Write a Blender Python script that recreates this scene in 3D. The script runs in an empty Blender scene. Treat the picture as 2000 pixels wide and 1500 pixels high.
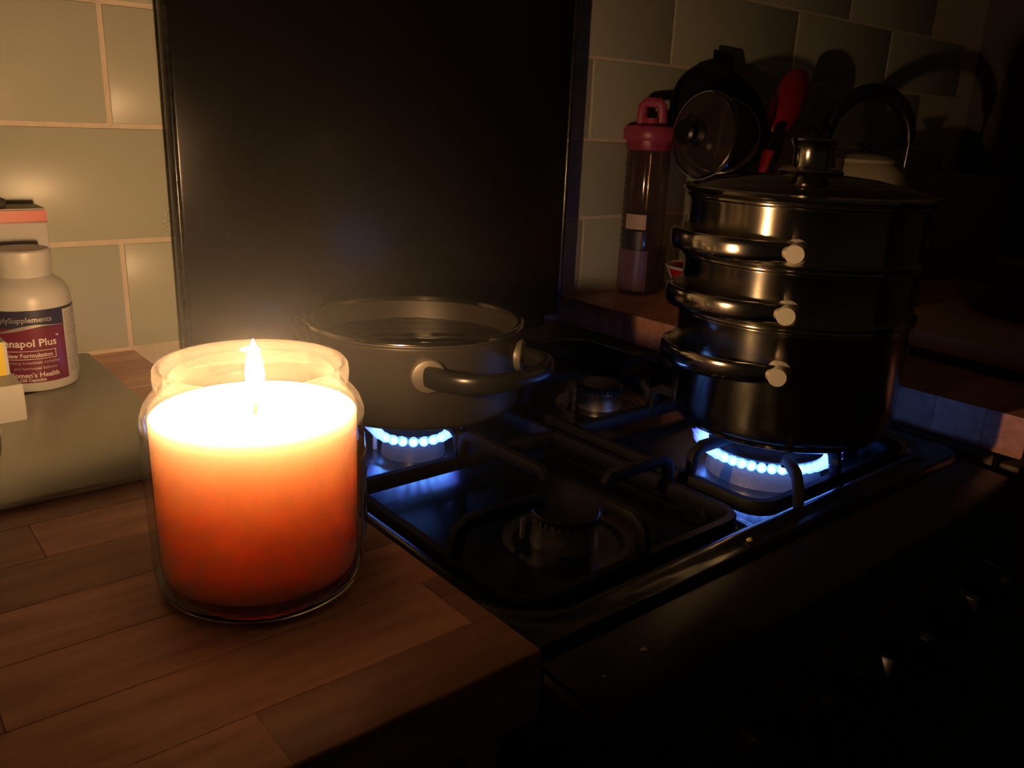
import bpy, bmesh, math, random
from mathutils import Vector, Matrix
random.seed(7)
PI = math.pi
sc = bpy.context.scene
COL = sc.collection
H = 0.9                                    # worktop height

# ---------------------------------------------------------------- camera, world, exposure
cam = bpy.data.cameras.new('camera'); camo = bpy.data.objects.new('camera', cam); COL.objects.link(camo)
yaw, pit, rol = 0.7009, 0.3024, 0.0438
fw = Vector((math.sin(yaw)*math.cos(pit), math.cos(yaw)*math.cos(pit), -math.sin(pit)))
rt = Vector((math.cos(yaw), -math.sin(yaw), 0)); up = rt.cross(fw)
r2 = math.cos(rol)*rt + math.sin(rol)*up; u2 = -math.sin(rol)*rt + math.cos(rol)*up
m = Matrix((r2, u2, -fw)).transposed().to_4x4(); m.translation = Vector((-0.3359, -0.8161, 0.2196+H))
camo.matrix_world = m
cam.sensor_fit = 'HORIZONTAL'; cam.sensor_width = 36; cam.lens = 1640.65/2000*36; cam.clip_start = 0.01
sc.camera = camo
w = bpy.data.worlds.new('night'); sc.world = w; w.use_nodes = True
w.node_tree.nodes['Background'].inputs[0].default_value = (1.0, 0.72, 0.45, 1)
w.node_tree.nodes['Background'].inputs[1].default_value = 0.006
sc.view_settings.view_transform = 'Standard'; sc.view_settings.look = 'None'
sc.view_settings.exposure = 0.0; sc.view_settings.gamma = 1.0; sc.view_settings.use_curve_mapping = False
sc.cycles.transparent_max_bounces = 24
FLAME = 2450.0                             # candle flame radiance
GAS = 8.5                                  # gas flame radiance

# ---------------------------------------------------------------- materials
def mat(name, col, rough=.5, metal=0., spec=.5, coat=0., **kw):
    mt = bpy.data.materials.new(name); mt.use_nodes = True
    b = mt.node_tree.nodes['Principled BSDF']
    b.inputs['Base Color'].default_value = (*col, 1); b.inputs['Roughness'].default_value = rough
    b.inputs['Metallic'].default_value = metal; b.inputs['Specular IOR Level'].default_value = spec
    b.inputs['Coat Weight'].default_value = coat
    for k, v in kw.items(): b.inputs[k.replace('_', ' ')].default_value = v
    return mt
def nd(mt, t, **kw):
    n = mt.node_tree.nodes.new(t)
    for k, v in kw.items(): setattr(n, k, v)
    return n
def ln(mt, a, b): mt.node_tree.links.new(a, b)
def noise_col(mt, c1, c2, scale=30, stretch=(1, 1, 1), lo=.35, hi=.65, detail=4, bump=0., bdist=.001, tint=False):
    b = mt.node_tree.nodes['Principled BSDF']
    tc = nd(mt, 'ShaderNodeTexCoord'); mp = nd(mt, 'ShaderNodeMapping'); nz = nd(mt, 'ShaderNodeTexNoise')
    mp.inputs['Scale'].default_value = stretch; nz.inputs['Scale'].default_value = scale; nz.inputs['Detail'].default_value = detail
    ln(mt, tc.outputs['Object'], mp.inputs[0])
    if tint:
        oi = nd(mt, 'ShaderNodeObjectInfo'); vm = nd(mt, 'ShaderNodeVectorMath', operation='SCALE')
        ln(mt, oi.outputs['Location'], vm.inputs[0]); vm.inputs['Scale'].default_value = 37.0
        va = nd(mt, 'ShaderNodeVectorMath', operation='ADD'); ln(mt, mp.outputs[0], va.inputs[0]); ln(mt, vm.outputs[0], va.inputs[1])
        ln(mt, va.outputs[0], nz.inputs['Vector'])
    else: ln(mt, mp.outputs[0], nz.inputs['Vector'])
    cr = nd(mt, 'ShaderNodeValToRGB'); cr.color_ramp.elements[0].position = lo; cr.color_ramp.elements[1].position = hi
    cr.color_ramp.elements[0].color = (*c1, 1); cr.color_ramp.elements[1].color = (*c2, 1)
    ln(mt, nz.outputs['Fac'], cr.inputs[0])
    if tint:
        mx = nd(mt, 'ShaderNodeMix', data_type='RGBA', blend_type='MULTIPLY'); mx.inputs[0].default_value = 1
        ln(mt, cr.outputs[0], mx.inputs[6]); ln(mt, oi.outputs['Color'], mx.inputs[7]); ln(mt, mx.outputs[2], b.inputs['Base Color'])
    else: ln(mt, cr.outputs[0], b.inputs['Base Color'])
    if bump:
        bp = nd(mt, 'ShaderNodeBump'); bp.inputs['Strength'].default_value = bump; bp.inputs['Distance'].default_value = bdist
        ln(mt, nz.outputs['Fac'], bp.inputs['Height']); ln(mt, bp.outputs[0], b.inputs['Normal'])
    return mt
def rough_noise(mt, lo, hi, scale, stretch=(1, 1, 1)):
    b = mt.node_tree.nodes['Principled BSDF']
    tc = nd(mt, 'ShaderNodeTexCoord'); mp = nd(mt, 'ShaderNodeMapping'); nz = nd(mt, 'ShaderNodeTexNoise'); mr = nd(mt, 'ShaderNodeMapRange')
    mp.inputs['Scale'].default_value = stretch; nz.inputs['Scale'].default_value = scale; nz.inputs['Detail'].default_value = 4
    ln(mt, tc.outputs['Object'], mp.inputs[0]); ln(mt, mp.outputs[0], nz.inputs['Vector']); ln(mt, nz.outputs['Fac'], mr.inputs[0])
    mr.inputs[1].default_value = .3; mr.inputs[2].default_value = .7; mr.inputs[3].default_value = lo; mr.inputs[4].default_value = hi
    ln(mt, mr.outputs[0], b.inputs['Roughness']); return mt
def clear(name, tint=(.96, .98, .95), rough=0.0, f0=.04, dirt=0., dirtcol=(.5, .5, .45)):
    """thin clear glass or plastic: straight-through transmission plus a Schlick mirror coat"""
    mt = bpy.data.materials.new(name); mt.use_nodes = True; nt = mt.node_tree; nt.nodes.clear()
    out = nd(mt, 'ShaderNodeOutputMaterial'); tr = nd(mt, 'ShaderNodeBsdfTransparent'); gl = nd(mt, 'ShaderNodeBsdfGlossy'); mx = nd(mt, 'ShaderNodeMixShader')
    tr.inputs[0].default_value = (*tint, 1); gl.inputs['Roughness'].default_value = rough
    ge = nd(mt, 'ShaderNodeNewGeometry'); dp = nd(mt, 'ShaderNodeVectorMath', operation='DOT_PRODUCT')
    ln(mt, ge.outputs['Normal'], dp.inputs[0]); ln(mt, ge.outputs['Incoming'], dp.inputs[1])
    ab = nd(mt, 'ShaderNodeMath', operation='ABSOLUTE'); ln(mt, dp.outputs['Value'], ab.inputs[0])
    su = nd(mt, 'ShaderNodeMath', operation='SUBTRACT'); su.inputs[0].default_value = 1; ln(mt, ab.outputs[0], su.inputs[1])
    pw = nd(mt, 'ShaderNodeMath', operation='POWER'); ln(mt, su.outputs[0], pw.inputs[0]); pw.inputs[1].default_value = 5
    ma = nd(mt, 'ShaderNodeMath', operation='MULTIPLY_ADD'); ln(mt, pw.outputs[0], ma.inputs[0]); ma.inputs[1].default_value = 1-f0; ma.inputs[2].default_value = f0
    ln(mt, ma.outputs[0], mx.inputs[0]); ln(mt, tr.outputs[0], mx.inputs[1]); ln(mt, gl.outputs[0], mx.inputs[2])
    last = mx.outputs[0]
    if dirt:
        df = nd(mt, 'ShaderNodeBsdfDiffuse'); df.inputs[0].default_value = (*dirtcol, 1); m2 = nd(mt, 'ShaderNodeMixShader'); m2.inputs[0].default_value = dirt
        tl = nd(mt, 'ShaderNodeBsdfTranslucent'); tl.inputs[0].default_value = (*dirtcol, 1); m3 = nd(mt, 'ShaderNodeMixShader'); ln(mt, df.outputs[0], m3.inputs[1]); ln(mt, tl.outputs[0], m3.inputs[2])
        ln(mt, last, m2.inputs[1]); ln(mt, m3.outputs[0], m2.inputs[2]); last = m2.outputs[0]
    ln(mt, last, out.inputs[0]); return mt
def flame_mat(name, c0, c1, s0, s1, z0, z1, a0=1., a1=1.):
    """emission graded along the flame's own height, thinning out to clear towards the tip"""
    mt = bpy.data.materials.new(name); mt.use_nodes = True; nt = mt.node_tree; nt.nodes.clear()
    out = nd(mt, 'ShaderNodeOutputMaterial'); em = nd(mt, 'ShaderNodeEmission'); tr = nd(mt, 'ShaderNodeBsdfTransparent'); mx = nd(mt, 'ShaderNodeMixShader')
    tc = nd(mt, 'ShaderNodeTexCoord'); sp = nd(mt, 'ShaderNodeSeparateXYZ'); ln(mt, tc.outputs['Object'], sp.inputs[0])
    mr = nd(mt, 'ShaderNodeMapRange'); ln(mt, sp.outputs['Z'], mr.inputs[0]); mr.inputs[1].default_value = z0; mr.inputs[2].default_value = z1
    cr = nd(mt, 'ShaderNodeMix', data_type='RGBA'); ln(mt, mr.outputs[0], cr.inputs[0]); cr.inputs[6].default_value = (*c0, 1); cr.inputs[7].default_value = (*c1, 1)
    ln(mt, cr.outputs[2], em.inputs[0])
    ms = nd(mt, 'ShaderNodeMapRange'); ln(mt, mr.outputs[0], ms.inputs[0]); ms.inputs[3].default_value = s0; ms.inputs[4].default_value = s1; ln(mt, ms.outputs[0], em.inputs[1])
    mA = nd(mt, 'ShaderNodeMapRange'); ln(mt, mr.outputs[0], mA.inputs[0]); mA.inputs[3].default_value = a0; mA.inputs[4].default_value = a1
    ln(mt, mA.outputs[0], mx.inputs[0]); ln(mt, tr.outputs[0], mx.inputs[1]); ln(mt, em.outputs[0], mx.inputs[2]); ln(mt, mx.outputs[0], out.inputs[0])
    return mt

TILE = noise_col(mat('sage_glaze', (.5, .52, .42), .30, spec=.32), (.49, .505, .41), (.53, .54, .45), 8)
GROUT = noise_col(mat('grout', (.8, .7, .58), .9), (.82, .70, .58), (.74, .62, .50), 60)
PLASTER = mat('plaster', (.14, .12, .10), .9)
FLOORM = noise_col(mat('dark_vinyl', (.08, .06, .05), .5), (.07, .05, .04), (.11, .08, .06), 6)
WOOD = noise_col(mat('oiled_hardwood', (.2, .08, .04), .42, spec=.35), (.50, .215, .14), (.80, .40, .265), 16, (1, 6, 6), .25, .75, 5, .12, .0004, tint=True)
ENAMEL = rough_noise(mat('black_enamel', (.008, .0075, .0075), .12, spec=.85), .17, .25, 30)
IRON = mat('matt_black_iron', (.010, .009, .009), .6, spec=.3)
BLACKGLASS = rough_noise(mat('black_lid_glass', (.010, .008, .007), .25, spec=.4), .18, .30, 5)
LIDEDGE = noise_col(mat('black_lid_trim', (.015, .014, .013), .2), (.01, .01, .01), (.03, .027, .024), 120, bump=.4, bdist=.0006)
STEEL = rough_noise(mat('brushed_steel', (.50, .46, .39), .22, metal=1, Anisotropic=.85, Anisotropic_Rotation=.25), .17, .22, 14)
tg = nd(STEEL, 'ShaderNodeTangent', direction_type='RADIAL', axis='Z'); ln(STEEL, tg.outputs[0], STEEL.node_tree.nodes['Principled BSDF'].inputs['Tangent'])
STEEL2 = mat('polished_steel', (.62, .57, .50), .13, metal=1)
STEELDULL = mat('dull_steel', (.50, .47, .43), .42, metal=1)
PANGREY = rough_noise(mat('grey_pan_metal', (.085, .072, .062), .42, metal=.6), .36, .5, 12)
BAKELITE = mat('black_bakelite', (.012, .011, .011), .3)
JARGLASS = clear('jar_glass', (.985, .99, .97), 0.0, .045, .018, (.8, .75, .68))
LIDGLASS = clear('lid_glass', (.55, .52, .48), .02, .05, .13, (.42, .30, .25))
CLEARPLASTIC = clear('clear_plastic', (.82, .76, .74), .06, .05, .10, (.4, .3, .3))
BOARDGLASS = noise_col(mat('frosted_board_glass', (.30, .29, .22), .38, spec=.4, coat=.15), (.34, .32, .245), (.39, .37, .29), 9)
DARKMARK = mat('dark_mark_brown', (.17, .155, .12), .5)
WAX = mat('peach_wax', (.90, .535, .42), .35, spec=.3)
b = WAX.node_tree.nodes['Principled BSDF']
b.inputs['Subsurface Weight'].default_value = .19; b.inputs['Subsurface Radius'].default_value = (1.0, 1.05, .95); b.inputs['Subsurface Scale'].default_value = .068
WICKM = mat('charred_wick', (.01, .008, .007), .9)
FLAMEM = flame_mat('candle_fire', (1, .54, .23), (1, .60, .28), FLAME*.6, FLAME*1.1, 0, .028)
GASM = flame_mat('gas_fire', (.06, .20, 1), (.10, .14, .9), GAS*1.0, GAS*.5, 0, .019, .75, .03)
GASCORE = flame_mat('gas_fire_core', (.20, .58, 1), (.08, .30, 1), GAS*1.6, GAS*.8, 0, .0085, 1., .2)
WHITEPL = mat('white_plastic', (.55, .53, .51), .35, spec=.5)
CARD = mat('white_card', (.53, .51, .48), .6)
CARDSIDE = mat('grey_card', (.5, .46, .4), .7)
REDINK = mat('red_print', (.62, .08, .05), .4)
DARKINK = mat('dark_print', (.03, .025, .035), .4)
NAVY = mat('navy_label', (.028, .028, .07), .3)
MAROON = mat('maroon_label', (.17, .018, .05), .28)
SILVER = mat('silver_print', (.55, .5, .48), .3, metal=.6)
WHITEINK = mat('white_print', (.75, .70, .64), .5)
YELLOW = mat('yellow_card', (.75, .55, .03), .5)
ORANGE = mat('orange_print', (.7, .15, .03), .5)
PINK = mat('pink_plastic', (.38, .045, .11), .4)
RED = mat('red_silicone', (.38, .012, .012), .45)
CREAM = mat('cream_glaze', (.62, .52, .33), .3)
BEECH = noise_col(mat('pale_board_wood', (.35, .2, .09), .5), (.52, .32, .16), (.62, .40, .22), 14, (8, 1, 8))
SLATE = mat('black_slate', (.015, .014, .014), .5)
CABINET = mat('cream_cabinet', (.42, .36, .24), .5)
DARKDOOR = mat('dark_cabinet_door', (.10, .06, .04), .5)
CARTON = mat('brown_cardboard', (.30, .17, .11), .8)
CLOTH = noise_col(mat('pink_cloth', (.45, .3, .27), .9), (.22, .15, .135), (.28, .19, .17), 40)
WATER = mat('water', (.02, .018, .016), .06, spec=.5)
PAPER = mat('cream_label_paper', (.72, .55, .36), .6)
CRUMBM = mat('yellow_crumb', (.65, .5, .12), .7)
CRUMBW = mat('pale_crumb', (.5, .42, .35), .7)

# ---------------------------------------------------------------- mesh helpers
def new(name, me, mt, parent=None, loc=(0, 0, 0), rot=(0, 0, 0)):
    o = bpy.data.objects.new(name, me); COL.objects.link(o)
    if mt is not None and not me.materials: me.materials.append(mt)
    o.parent = parent; o.location = loc; o.rotation_euler = rot
    return o
def fin(bm, name, smooth=None):
    me = bpy.data.meshes.new(name); bmesh.ops.recalc_face_normals(bm, faces=bm.faces); bm.to_mesh(me); bm.free()
    if smooth:
        me.shade_smooth()
        me.set_sharp_from_angle(angle=math.radians(smooth))
    return me
def add_box(bm, c, s, bev=0., seg=1, rot=None):
    r = bmesh.ops.create_cube(bm, size=1); vs = r['verts']
    for v in vs: v.co = Vector((v.co.x*s[0], v.co.y*s[1], v.co.z*s[2]))
    if bev:
        es = list({e for v in vs for e in v.link_edges})
        q = bmesh.ops.bevel(bm, geom=es, offset=bev, segments=seg, profile=.5, affect='EDGES')
        vs = list(set(q['verts']) | {v for v in vs if v.is_valid})
        seen = set(vs); st = list(vs)
        while st:
            v = st.pop()
            for e in v.link_edges:
                o = e.other_vert(v)
                if o not in seen: seen.add(o); st.append(o)
        vs = list(seen)
    for v in vs:
        if rot is not None: v.co = rot @ v.co
        v.co += Vector(c)
    return vs
def box(name, s, bev=0., seg=1, c=(0, 0, 0)):
    bm = bmesh.new(); add_box(bm, c, s, bev, seg); return fin(bm, name, 40 if seg > 1 else None)
def add_lathe(bm, prof, seg=64, a0=0., a1=2*PI, M=None):
    full = abs(a1-a0-2*PI) < 1e-6; n = seg if full else seg+1
    rings = []
    for r, z in prof:
        if r < 1e-7:
            v = bm.verts.new((0, 0, z)); rings.append([v])
        else:
            rings.append([bm.verts.new((r*math.cos(a0+(a1-a0)*i/seg), r*math.sin(a0+(a1-a0)*i/seg), z)) for i in range(n)])
    for A, B in zip(rings, rings[1:]):
        for i in range(seg):
            j = (i+1) % n if full else i+1
            a = [A[i % len(A)], A[j % len(A)], B[j % len(B)], B[i % len(B)]]
            f = []
            for v in a:
                if v not in f: f.append(v)
            if len(f) > 2: bm.faces.new(f)
    if M is not None:
        for R_ in rings:
            for v in R_: v.co = M @ v.co
def lathe(name, prof, seg=64, smooth=35, a0=0., a1=2*PI, M=None):
    bm = bmesh.new(); add_lathe(bm, prof, seg, a0, a1, M); return fin(bm, name, smooth)
def add_sweep(bm, path, ru, rv=None, seg=12, upv=(0, 0, 1), closed=False, power=2.0):
    """sweep an ellipse (ru sideways, rv along up) along path; radii may be lists"""
    n = len(path); path = [Vector(p) for p in path]; rings = []
    for i, p in enumerate(path):
        a = path[(i-1) % n] if (closed or i > 0) else path[i]; b_ = path[(i+1) % n] if (closed or i < n-1) else path[i]
        t = (b_-a).normalized(); u = Vector(upv); s = t.cross(u)
        if s.length < 1e-4: s = t.cross(Vector((1, .01, 0)))
        s.normalize(); u = s.cross(t)
        x = ru[i] if isinstance(ru, (list, tuple)) else ru
        y = (rv[i] if isinstance(rv, (list, tuple)) else rv) if rv is not None else x
        ring = []
        for k in range(seg):
            an = 2*PI*(k+.5)/seg; ca, sa = math.cos(an), math.sin(an)
            e = 2/power
            ca = math.copysign(abs(ca)**e, ca); sa = math.copysign(abs(sa)**e, sa)
            ring.append(bm.verts.new(p + s*x*ca + u*y*sa))
        rings.append(ring)
    for i in range(n if closed else n-1):
        A, B = rings[i], rings[(i+1) % n]
        for k in range(seg): bm.faces.new((A[k], A[(k+1) % seg], B[(k+1) % seg], B[k]))
    if not closed:
        bm.faces.new(rings[0][::-1]); bm.faces.new(rings[-1])
def sweep(name, path, ru, rv=None, seg=12, upv=(0, 0, 1), closed=False, smooth=50, power=2.0):
    bm = bmesh.new(); add_sweep(bm, path, ru, rv, seg, upv, closed, power); return fin(bm, name, smooth)
def thing(name, label, cat, loc=(0, 0, 0), rz=0., group=None, rot=None):
    o = bpy.data.objects.new(name, None); COL.objects.link(o); o.location = loc
    o.rotation_euler = rot if rot is not None else (0, 0, rz); o.empty_display_size = .02
    return tag(o, label, cat, group)
def tag(o, label, cat, group=None, kind=None):
    o['label'] = label; o['category'] = cat
    if group: o['group'] = group
    if kind: o['kind'] = kind
    return o
def struct(o): o['kind'] = 'structure'; return o
def text_mesh(name, s, size, bend=None, depth=.0):
    """flat lettering as a mesh in the XZ plane facing -Y; bend = radius wraps it round the Z axis"""
    cu = bpy.data.curves.new(name, 'FONT'); cu.body = s; cu.size = size; cu.align_x = 'LEFT'; cu.offset = size*.018; cu.resolution_u = 2
    t = bpy.data.objects.new(name, cu); COL.objects.link(t)
    dg = bpy.context.evaluated_depsgraph_get(); me = bpy.data.meshes.new_from_object(t.evaluated_get(dg))
    bpy.data.objects.remove(t)
    bm = bmesh.new(); bm.from_mesh(me); bpy.data.meshes.remove(me)
    bmesh.ops.triangulate(bm, faces=bm.faces)
    for v in bm.verts: v.co = Vector((v.co.x, 0, v.co.y))
    return bm
def bend(bm, r, a0):
    for v in bm.verts:
        a = a0 + v.co.x/r
        v.co = Vector((r*math.cos(a), r*math.sin(a), v.co.z))
    return bm
def patch(name, r, a0, a1, z0, z1, seg=24, t=.0003):
    return lathe(name, [(r, z0), (r+t, z0), (r+t, z1), (r, z1), (r, z0)], seg, 40, a0, a1)

# ---------------------------------------------------------------- room
fl = struct(new('floor', box('floor', (3.4, 3.4, .1), c=(0, 0, -.05)), FLOORM, loc=(-.15, -1.6, 0)))
wb = struct(new('wall_back', box('wall_back', (3.4, .12, 2.4), c=(0, .06, 0)), GROUT, loc=(-.15, -.003, 1.2)))
wr = struct(new('wall_right', box('wall_right', (.12, 3.4, 2.4), c=(.06, 0, 0)), PLASTER, loc=(1.55, -1.6, 1.2)))
TW, TH, GR = .2908, .1, .0042
tile_me = box('tile', (TW-GR, .008, TH-GR), .0009, 2); tile_me.materials.append(TILE)
cut_me = {}
rows = [(.0005, .1014, 0)] + [(.1014+.1*k, .2014+.1*k, (k+1) % 2) for k in range(5)]
for ri, (z0, z1, par) in enumerate(rows):
    for k in range(-6, 10):
        x0 = -.1203 + (k + (.5 if par else 0))*TW
        if x0 < -1.3 or x0+TW > 1.60: continue
        t = new('tile', tile_me, TILE, wb)
        t.location = (x0+TW/2+.15, .0025, H+(z0+z1)/2-1.2)
        t.rotation_euler = (random.uniform(-.0012, .0012), 0, random.uniform(-.0012, .0012))

# ---------------------------------------------------------------- worktops
def front_stave(sz):
    bm = bmesh.new(); add_box(bm, (0, 0, 0), sz)
    es = [e for e in bm.edges if all(v.co.y < 0 for v in e.verts) and abs(e.verts[0].co.z-e.verts[1].co.z) < 1e-6]
    bmesh.ops.bevel(bm, geom=es, offset=.0025, segments=3, profile=.5, affect='EDGES')
    return fin(bm, 'stave', 40)
def worktop(name, label, x0, x1, y0, y1, th, bounds, seams, tones, base):
    r = thing(name, label, 'worktop', ((x0+x1)/2, (y0+y1)/2, H-th))
    ox, oy = (x0+x1)/2, (y0+y1)/2
    k = 0
    for i in range(len(bounds)-1):
        ya, yb = bounds[i], bounds[i+1]
        xs = [x0] + seams[i % len(seams)] + [x1]
        for a, b_ in zip(xs, xs[1:]):
            s = new('stave', box('stave', (b_-a-.00012, yb-ya-.00012, th), .0025 if i == 0 else .0003, 2 if i == 0 else 1) if i else front_stave((b_-a-.00012, yb-ya-.00012, th)), WOOD, r,
                    loc=((a+b_)/2-ox, (ya+yb)/2-oy, th/2+random.uniform(-.00006, .00006)))
            t = tones[k % len(tones)]; s.color = (t*base[0], t*base[1]*random.uniform(.95, 1.03), t*base[2], 1); k += 1
    return r
bl = [-.587, -.552, -.509, -.466, -.423, -.380, -.337, -.294, -.251, -.208, -.165, -.122, -.079, -.036, -.005]
worktop('worktop', 'dark butcher-block worktop under the candle, left of the cooker', -1.0, -.1185, -.587, -.005, .036, bl,
        [[-.62, -.234], [-.46, -.13], [-.7, -.31], [-.55, -.2], [-.42], [-.66, -.27], [-.5, -.16]],
        [.9, 1.25, .72, .85, 1.2, .62, .95, .68, 1.15, .75, 1.1, .65, .95, .7, 1.1, .8, 1.15, .9, .7], (1, 1, 1))
worktop('worktop', 'dark butcher-block worktop at the right, carrying boards, bottle and kettle', .425, 1.545, -.585, -.005, .036, bl,
        [[.62, 1.0], [.8, 1.3], [.7, 1.1], [.9, 1.4]], [.9, 1.0, .8, 1.1, .85, .95, .75], (1, 1, 1))
# base cabinets
c = thing('base_cabinet', 'kitchen base cabinet under the left worktop', 'cabinet', (-.56, -.28, 0))
new('side_panel', box('side_panel', (.018, .55, .76), .001, c=(0, 0, .48)), CABINET, c, loc=(.43, -.008, 0))
new('plinth', box('plinth', (.86, .02, .1), c=(0, 0, .05)), DARKDOOR, c, loc=(0, -.23, 0))
for k in range(2):
    d = new('door', box('door', (.40, .019, .72), .003, 2), DARKDOOR, c, loc=(.208-k*.41, -.278, .49))
    new('door_knob', lathe('door_knob', [(0, 0), (.006, 0), (.005, .012), (.013, .016), (.013, .024), (0, .028)], 24, M=Matrix.Rotation(PI/2, 4, 'X')), STEELDULL, d, loc=(-.17 if k == 0 else .17, -.0095, .27))
c = thing('base_cabinet', 'kitchen base cabinet under the right worktop', 'cabinet', (.86, -.28, 0))
new('side_panel', box('side_panel', (.018, .55, .76), .001, c=(0, 0, .48)), CABINET, c, loc=(-.42, -.008, 0))
new('plinth', box('plinth', (.84, .02, .1), c=(0, 0, .05)), DARKDOOR, c, loc=(0, -.23, 0))
for k in range(2):
    d = new('door', box('door', (.41, .019, .72), .003, 2), DARKDOOR, c, loc=(-.21+k*.42, -.292, .49))
    new('door_knob', lathe('door_knob', [(0, 0), (.006, 0), (.005, .012), (.013, .016), (.013, .024), (0, .028)], 24, M=Matrix.Rotation(PI/2, 4, 'X')), STEELDULL, d, loc=(.17 if k == 0 else -.17, -.0095, .27))

# ---------------------------------------------------------------- cooker
CX, CY = .154, -.31
ck = thing('gas_cooker', 'black freestanding gas cooker with its lid raised against the wall', 'cooker', (CX, CY, 0))
def ckpart(name, me, mt, x, y, z, rot=(0, 0, 0), parent=None):
    return new(name, me, mt, ck, (x-CX, y-CY, z), rot)
HF = -.057
burn = [('FL', .0370, -.438, .0235), ('BR', .271, -.238, .0235), ('BL', .0405, -.24, .027), ('FR', .268, -.441, .047)]
def sdrr(x, y, x0, x1, y0, y1, r):
    qx = abs(x-(x0+x1)/2)-(x1-x0)/2+r; qy = abs(y-(y0+y1)/2)-(y1-y0)/2+r
    return math.hypot(max(qx, 0), max(qy, 0))+min(max(qx, qy), 0)-r
def sm(a, b_, v):
    t = min(1, max(0, (v-a)/(b_-a))); return t*t*(3-2*t)
def hobz(x, y):
    ZR = -.036
    di = sdrr(x, y, -.072, .380, -.523, -.088, .03); do = sdrr(x, y, -.106, .414, -.556, -.065, .03)
    z = HF + (ZR-HF)*sm(-.014, .004, di) + .0022*sm(.002, .008, di)*(1-sm(.008, .018, di))
    z -= .020*sm(-.010, .0, do)**2
    cr_ = abs(x-.154)
    z += .004*(1-sm(.004, .012, cr_))*sm(.0, .03, -di)
    for n, bx, by, br in burn:
        d = math.hypot(x-bx, y-by)
        z -= .0015*(1-sm(br+.012, br+.022, d))
    return z
NX, NY = 190, 180
bm = bmesh.new(); g = []
for j in range(NY+1):
    row = []
    for i in range(NX+1):
        x = -.106+.520*i/NX; y = -.556+.491*j/NY
        row.append(bm.verts.new((x-CX, y-CY, hobz(x, y))))
    g.append(row)
for j in range(NY):
    for i in range(NX): bm.faces.new((g[j][i], g[j][i+1], g[j+1][i+1], g[j+1][i]))
me = fin(bm, 'hob_plate'); me.shade_smooth()
if me.polygons[0].normal.z < 0: me.flip_normals()
new('hob_plate', me, ENAMEL, ck, (0, 0, H))
ckpart('oven_body', box('oven_body', (.51, .50, .80), .004, 2), ENAMEL, CX, -.318, .05+.40-.02)
bm = bmesh.new()                                    # control fascia: ledge on top, face leaning back
prof = [(-.552, -.041), (-.590, -.043), (-.5975, -.047), (-.601, -.056), (-.606, -.155), (-.602, -.160), (-.56, -.160), (-.552, -.155)]
L = [bm.verts.new((-.246, y-CY, z)) for y, z in prof]; Rr = [bm.verts.new((.246, y-CY, z)) for y, z in prof]
n = len(prof)
for i in range(n): bm.faces.new((L[i], L[(i+1) % n], Rr[(i+1) % n], Rr[i]))
bm.faces.new(L[::-1]); bm.faces.new(Rr)
bmesh.ops.bevel(bm, geom=[e for e in bm.edges if abs(e.verts[0].co.x-e.verts[1].co.x) < 1e-6], offset=.006, segments=3, affect='EDGES')
new('control_panel', fin(bm, 'control_panel', 40), rough_noise(mat('panel_black', (.016, .012, .011), .3), .26, .38, 20), ck, (0, 0, H))
ckpart('oven_door', box('oven_door', (.50, .03, .44), .006, 2), ENAMEL, CX, -.585, H-.40)
ckpart('grill_door', box('grill_door', (.50, .03, .0), .0) if False else box('grill_door', (.50, .03, .012), .003, 2), ENAMEL, CX, -.585, H-.170)
hd = ckpart('door_handle', sweep('door_handle', [(-.18+.36*i/20, -.03*(1-abs(2*i/20-1)**10), 0) for i in range(21)], .009, .007, 14), mat('handle_black', (.06, .05, .045), .28), CX, -.606, H-.195)
for k in range(6):                                  # control knobs with a bright bezel
    kx = CX+(k-2.5)*.061
    kr = ckpart('control_knob', lathe('control_knob', [(0, .026), (.015, .026), (.0175, .0235), (.0185, .006), (.0195, 0), (0, 0)], 40), BAKELITE, kx, -.6035, H-.099, (PI/2-.05, 0, 0))
    new('knob_bezel', lathe('knob_bezel', [(.0190, .005), (.0215, .005), (.0215, 0), (.0190, 0), (.0190, .005)], 40), STEELDULL, kr)
    new('grip', box('grip', (.007, .034, .012), .002, 2), BAKELITE, kr, (0, 0, .028), (0, 0, random.choice([0, 0, .6, -.4])))
    bm = bmesh.new()
    add_lathe(bm, [(.0033, 0), (.0046, 0), (.0046, .0003), (.0033, .0003), (.0033, 0)], 4, M=Matrix.Rotation(PI/4, 4, 'Z'))
    add_box(bm, (.0012, -.0012, .0002), (.0014, .0014, .0003))
    ckpart('printed_symbol', fin(bm, 'printed_symbol'), WHITEINK, kx+.030, -.6055, H-.125, (PI/2-.05, 0, 0))
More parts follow.
